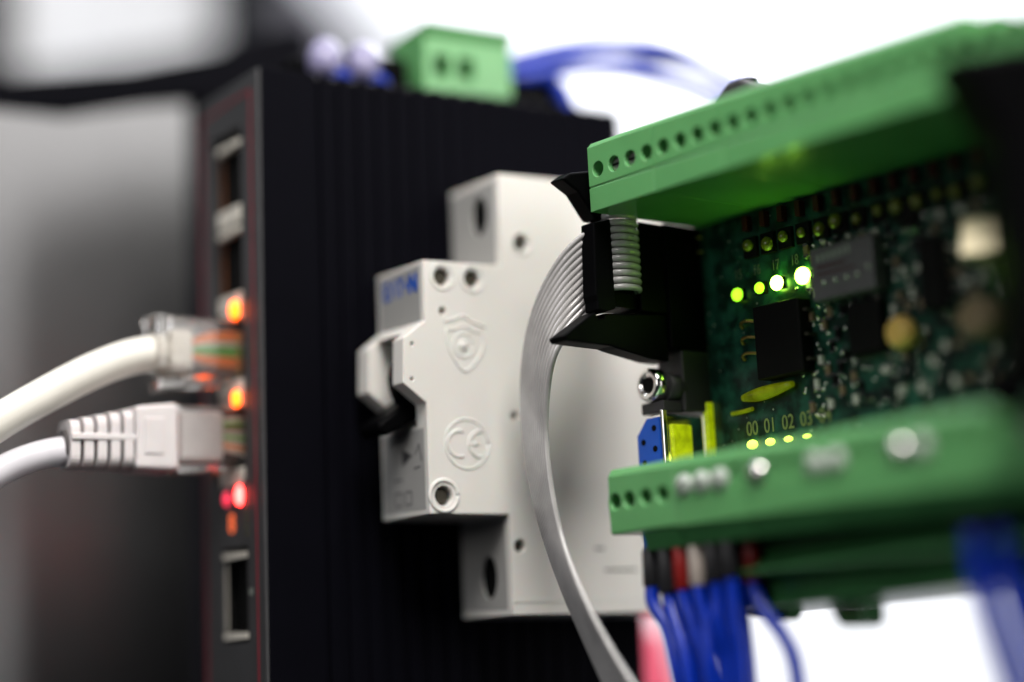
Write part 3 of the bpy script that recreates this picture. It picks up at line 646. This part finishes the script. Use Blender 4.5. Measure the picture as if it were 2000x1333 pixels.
def lower_unit(y0, label, near, idx=0):
    t = thing('terminal_block', label, 'terminal block', FD, (13, y0 - UW / 2, -55), 'green terminal blocks of the lower row')
    prof = [(0, -55.3), (0, -45.6), (0.9, -44.3), (12, -44.3), (26, -44.3), (26, -55.3)]
    cut = MB()
    for k in range(4):
        y = y0 - P * (k + 0.25 if near else k + 0.5)
        if near and k == 0: y = y0 - 1.6
        if near: cut.lathe((-1, y, -49.9), 'x', [(0, 1.25), (5, 1.25)], 22)
        else: cut.lathe((-1, y, -48.9), 'x', [(0, 1.94), (2.0, 1.94)], 22)
    part('block_housing', MB().prism(prof, 'y', y0 - 0.05, y0 - UW + 0.05), 'green', t, bevel=0.35, seg=2, cut=cut)
    for k in range(4):
        y = y0 - P * (k + 0.25 if near else k + 0.5)
        if near and k == 0: y = y0 - 1.6
        if near: part('clamp_screw', MB().lathe((3.4, y, -49.9), 'x', [(0, 0.8), (0.2, 1.2), (1.4, 1.2)], 18), 'hole', t)  # recessed screw coloured as the shade in its hole
        else:
            q = idx * 4 + k
            if q in (4, 5, 6, 8, 11, 12, 15, 16, 21, 22):
                c = part('screw_dome', MB().lathe((-0.9, y, -48.9), 'x', [(0, 0), (0.06, 0.9), (0.5, 1.65), (1.2, 1.98), (2.7, 1.98)], 22), 'chrome' if q in (8, 15) else 'dome', t)
                part('screw_slot', MB().box(-0.95, -0.6, y - 1.1, y + 1.1, -49.1, -48.7).rot(37 * q, 'X', (0, y, -48.9)), 'dull_steel', c)
            else:
                part('clamp_screw', MB().lathe((0.3, y, -48.9), 'x', [(0, 1.7), (0.6, 1.86), (1.6, 1.86)], 22), 'green', t)
    y1 = y0 - 7 if near else y0 - 0.1
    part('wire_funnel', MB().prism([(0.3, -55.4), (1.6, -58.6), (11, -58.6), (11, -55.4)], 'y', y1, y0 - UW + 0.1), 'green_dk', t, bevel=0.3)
    return t
words = ['first block at the far left end', 'second block from the left end', 'third block from the left end', 'fourth block from the left end', 'fifth block from the left end', 'sixth block from the left end', 'seventh block, running out of frame at the right', 'eighth block, beyond the right edge']
for i in range(7):
    upper_unit(-UW * i, 'green terminal block of the upper row, ' + words[i], i == 0, i > 4)
for i in range(7):
    lower_unit(-UW * i, 'green terminal block of the lower row, ' + words[i], i == 0, i)

# carrier rail of the module with its clip
ca = thing('carrier_rail', 'dark green plastic carrier under the lower terminals', 'mounting rail', FD, (18, -60, -69))
prof = [(11.2, -55.6), (11.2, -58.8), (8.4, -58.8), (8.4, -60.8), (4.2, -63.3), (4.2, -63.9), (9, -64.6), (9, -67.7), (7.6, -68.7), (7.6, -69.2), (30, -69.2), (30, -58.4), (25.8, -58.4), (25.8, -55.6)]
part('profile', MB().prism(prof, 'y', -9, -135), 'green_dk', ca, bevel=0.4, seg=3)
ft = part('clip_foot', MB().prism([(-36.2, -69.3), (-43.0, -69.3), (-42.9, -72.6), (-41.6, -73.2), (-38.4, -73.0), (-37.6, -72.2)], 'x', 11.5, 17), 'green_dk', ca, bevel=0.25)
part('clip_hole', MB().tube([(11.4, -40.6 + 0.9 * math.cos(R(a)), -71.2 + 0.9 * math.sin(R(a))) for a in range(0, 361, 20)], 0.2, 8, 0), 'led_off', ft)
part('end_fairing', MB().lathe((16, -16, -69.0), 'y', [(-9, 2.2), (-4, 1.8), (0, 1.0), (3, 0)], 20), 'green_dk', ca)

# dark cap showing above the upper row
kn = thing('relay_cap', 'dark grey cap rising behind the upper terminal row', 'cap', FD, (20, -26, 13.6))
part('cap', MB().prism([(-19.5, 13.7), (-31.5, 13.7), (-29.6, 16.6), (-27.0, 18.2), (-24.2, 18.0), (-21.4, 16.0)], 'x', 10, 18), 'dark_pl2', kn, bevel=0.8, seg=3)
part('cap_button', MB().cyl((14, -25.6, 17.9), 'z', 1.6, 0.9), 'dark_pl', kn)

# ================================================================== wires under the lower row
base_wires = []
cols = ['black_sleeve', 'black_sleeve', 'black_sleeve', 'black_sleeve', 'red_sleeve', 'black_sleeve', 'white_sleeve', 'black_sleeve', 'black_sleeve', 'black_sleeve', 'black_sleeve', 'red_sleeve']
names = ['outermost blue wire under the lower row, in a black sleeve at the left', 'second blue wire from the left under the lower row, black sleeve', 'third blue wire from the left under the lower row, black sleeve',
         'fourth blue wire from the left, black sleeve touching the red one', 'blue wire with a red sleeve left of the pale one', 'blue wire with a black sleeve between the red and pale ones', 'blue wire with the only pale sleeve under the lower row',
         'blue wire with a black sleeve just right of the pale sleeve', 'blue wire with a black sleeve, second to the right of the pale one', 'blue wire with a black sleeve, third to the right of the pale one', 'blue wire with a black sleeve next to the right-hand red sleeve', 'blue wire with a red sleeve looping out to the right, last of the bundle']
ends = [-12.0, -13.8, -14.6, -15.9, -17.0, -18.4, -19.2, -20.6, -21.4, -23.0, -24.4, -31.0]
xe = [2.6, 5.6, 2.0, 6.2, 3.4, 6.8, 2.6, 5.6, 3.4, 6.8, 3.2, 4.0]
for k in range(12):
    y = -6.2 - 1.78 * k
    x = (3.0, 6.2)[k % 2]
    t = thing('blue_wire', names[k], 'wire', FD, (x, y, -55.5), 'blue wires under the lower terminal row')
    h = 6.4 + (k * 7 % 5) * 0.35
    part('sleeve', MB().lathe((x, y, -57.6), (0, 0, -1), [(0, 0.9), (1.0, 1.4), (h, 1.55), (h + 0.4, 1.2)], 16), cols[k], t)
    yb, xb = ends[k], xe[k]; j = (k * 37 % 11 - 5) * 0.05
    pts = [(x, y, -63.5), (x + j, y - 0.2, -67), (x + (xb - x) * 0.35 - j, y + (yb - y) * 0.42 + j, -71.0), (xb + j, y + (yb - y) * 0.82, -76.5), (xb, yb, -83), (xb, yb - 1.5, -92)]
    if k == 11: pts = [(x, y, -63.5), (x, y - 0.4, -67), (x, y - 2.2, -70), (x, y - 5.6, -74.0), (x, y - 7.6, -79), (x, y - 8.2, -92)]
    part('insulation', MB().tube(pts, 1.22, 12, 6), 'blue', t)

# near wires and black plugs at the right edge, close to the lens
for k, (px, pyy, lab) in enumerate([(63.5, 286, 'blurred blue wire nearest the lens at the right edge'), (67.0, 283, 'second blurred blue wire at the right edge'), (70.5, 286, 'blurred blue wire running off the right edge')]):
    t = thing('blue_wire', lab, 'wire', FW, (px, pyy, 22), 'blue wires at the right edge')
    part('sleeve', MB().lathe((px, pyy, 24), (0.1, 0, -1), [(0, 1.2), (1.2, 1.9), (8.5, 2.0), (9.2, 1.5)], 16), 'black_sleeve', t)
    part('insulation', MB().tube([(px + 0.9, pyy, 15), (px + 1.2, pyy, 8), (px + 2.4, pyy - 2, 0), (px + 4.2, pyy - 4, -9), (px + 7, pyy - 8, -24)], 1.8, 12, 6), 'blue', t)
nb = thing('black_plug', 'large black plug close to the lens at the upper right edge', 'connector', FW, (70, 266, 40))
part('plug_housing', MB().prism([(59.6, 77.6), (82, 80), (82, 34), (66.8, 34.5), (66.0, 52), (65.6, 66.0), (62.4, 73.5)], 'y', 262, 274), 'dark_pl', nb, bevel=1.2, seg=3)
part('cable_tail', MB().tube([(70, 268, 36), (67.5, 268, 33.6), (64, 268, 33.2), (68, 270, 31)], 2.4, 14, 6), 'dark_pl', nb)
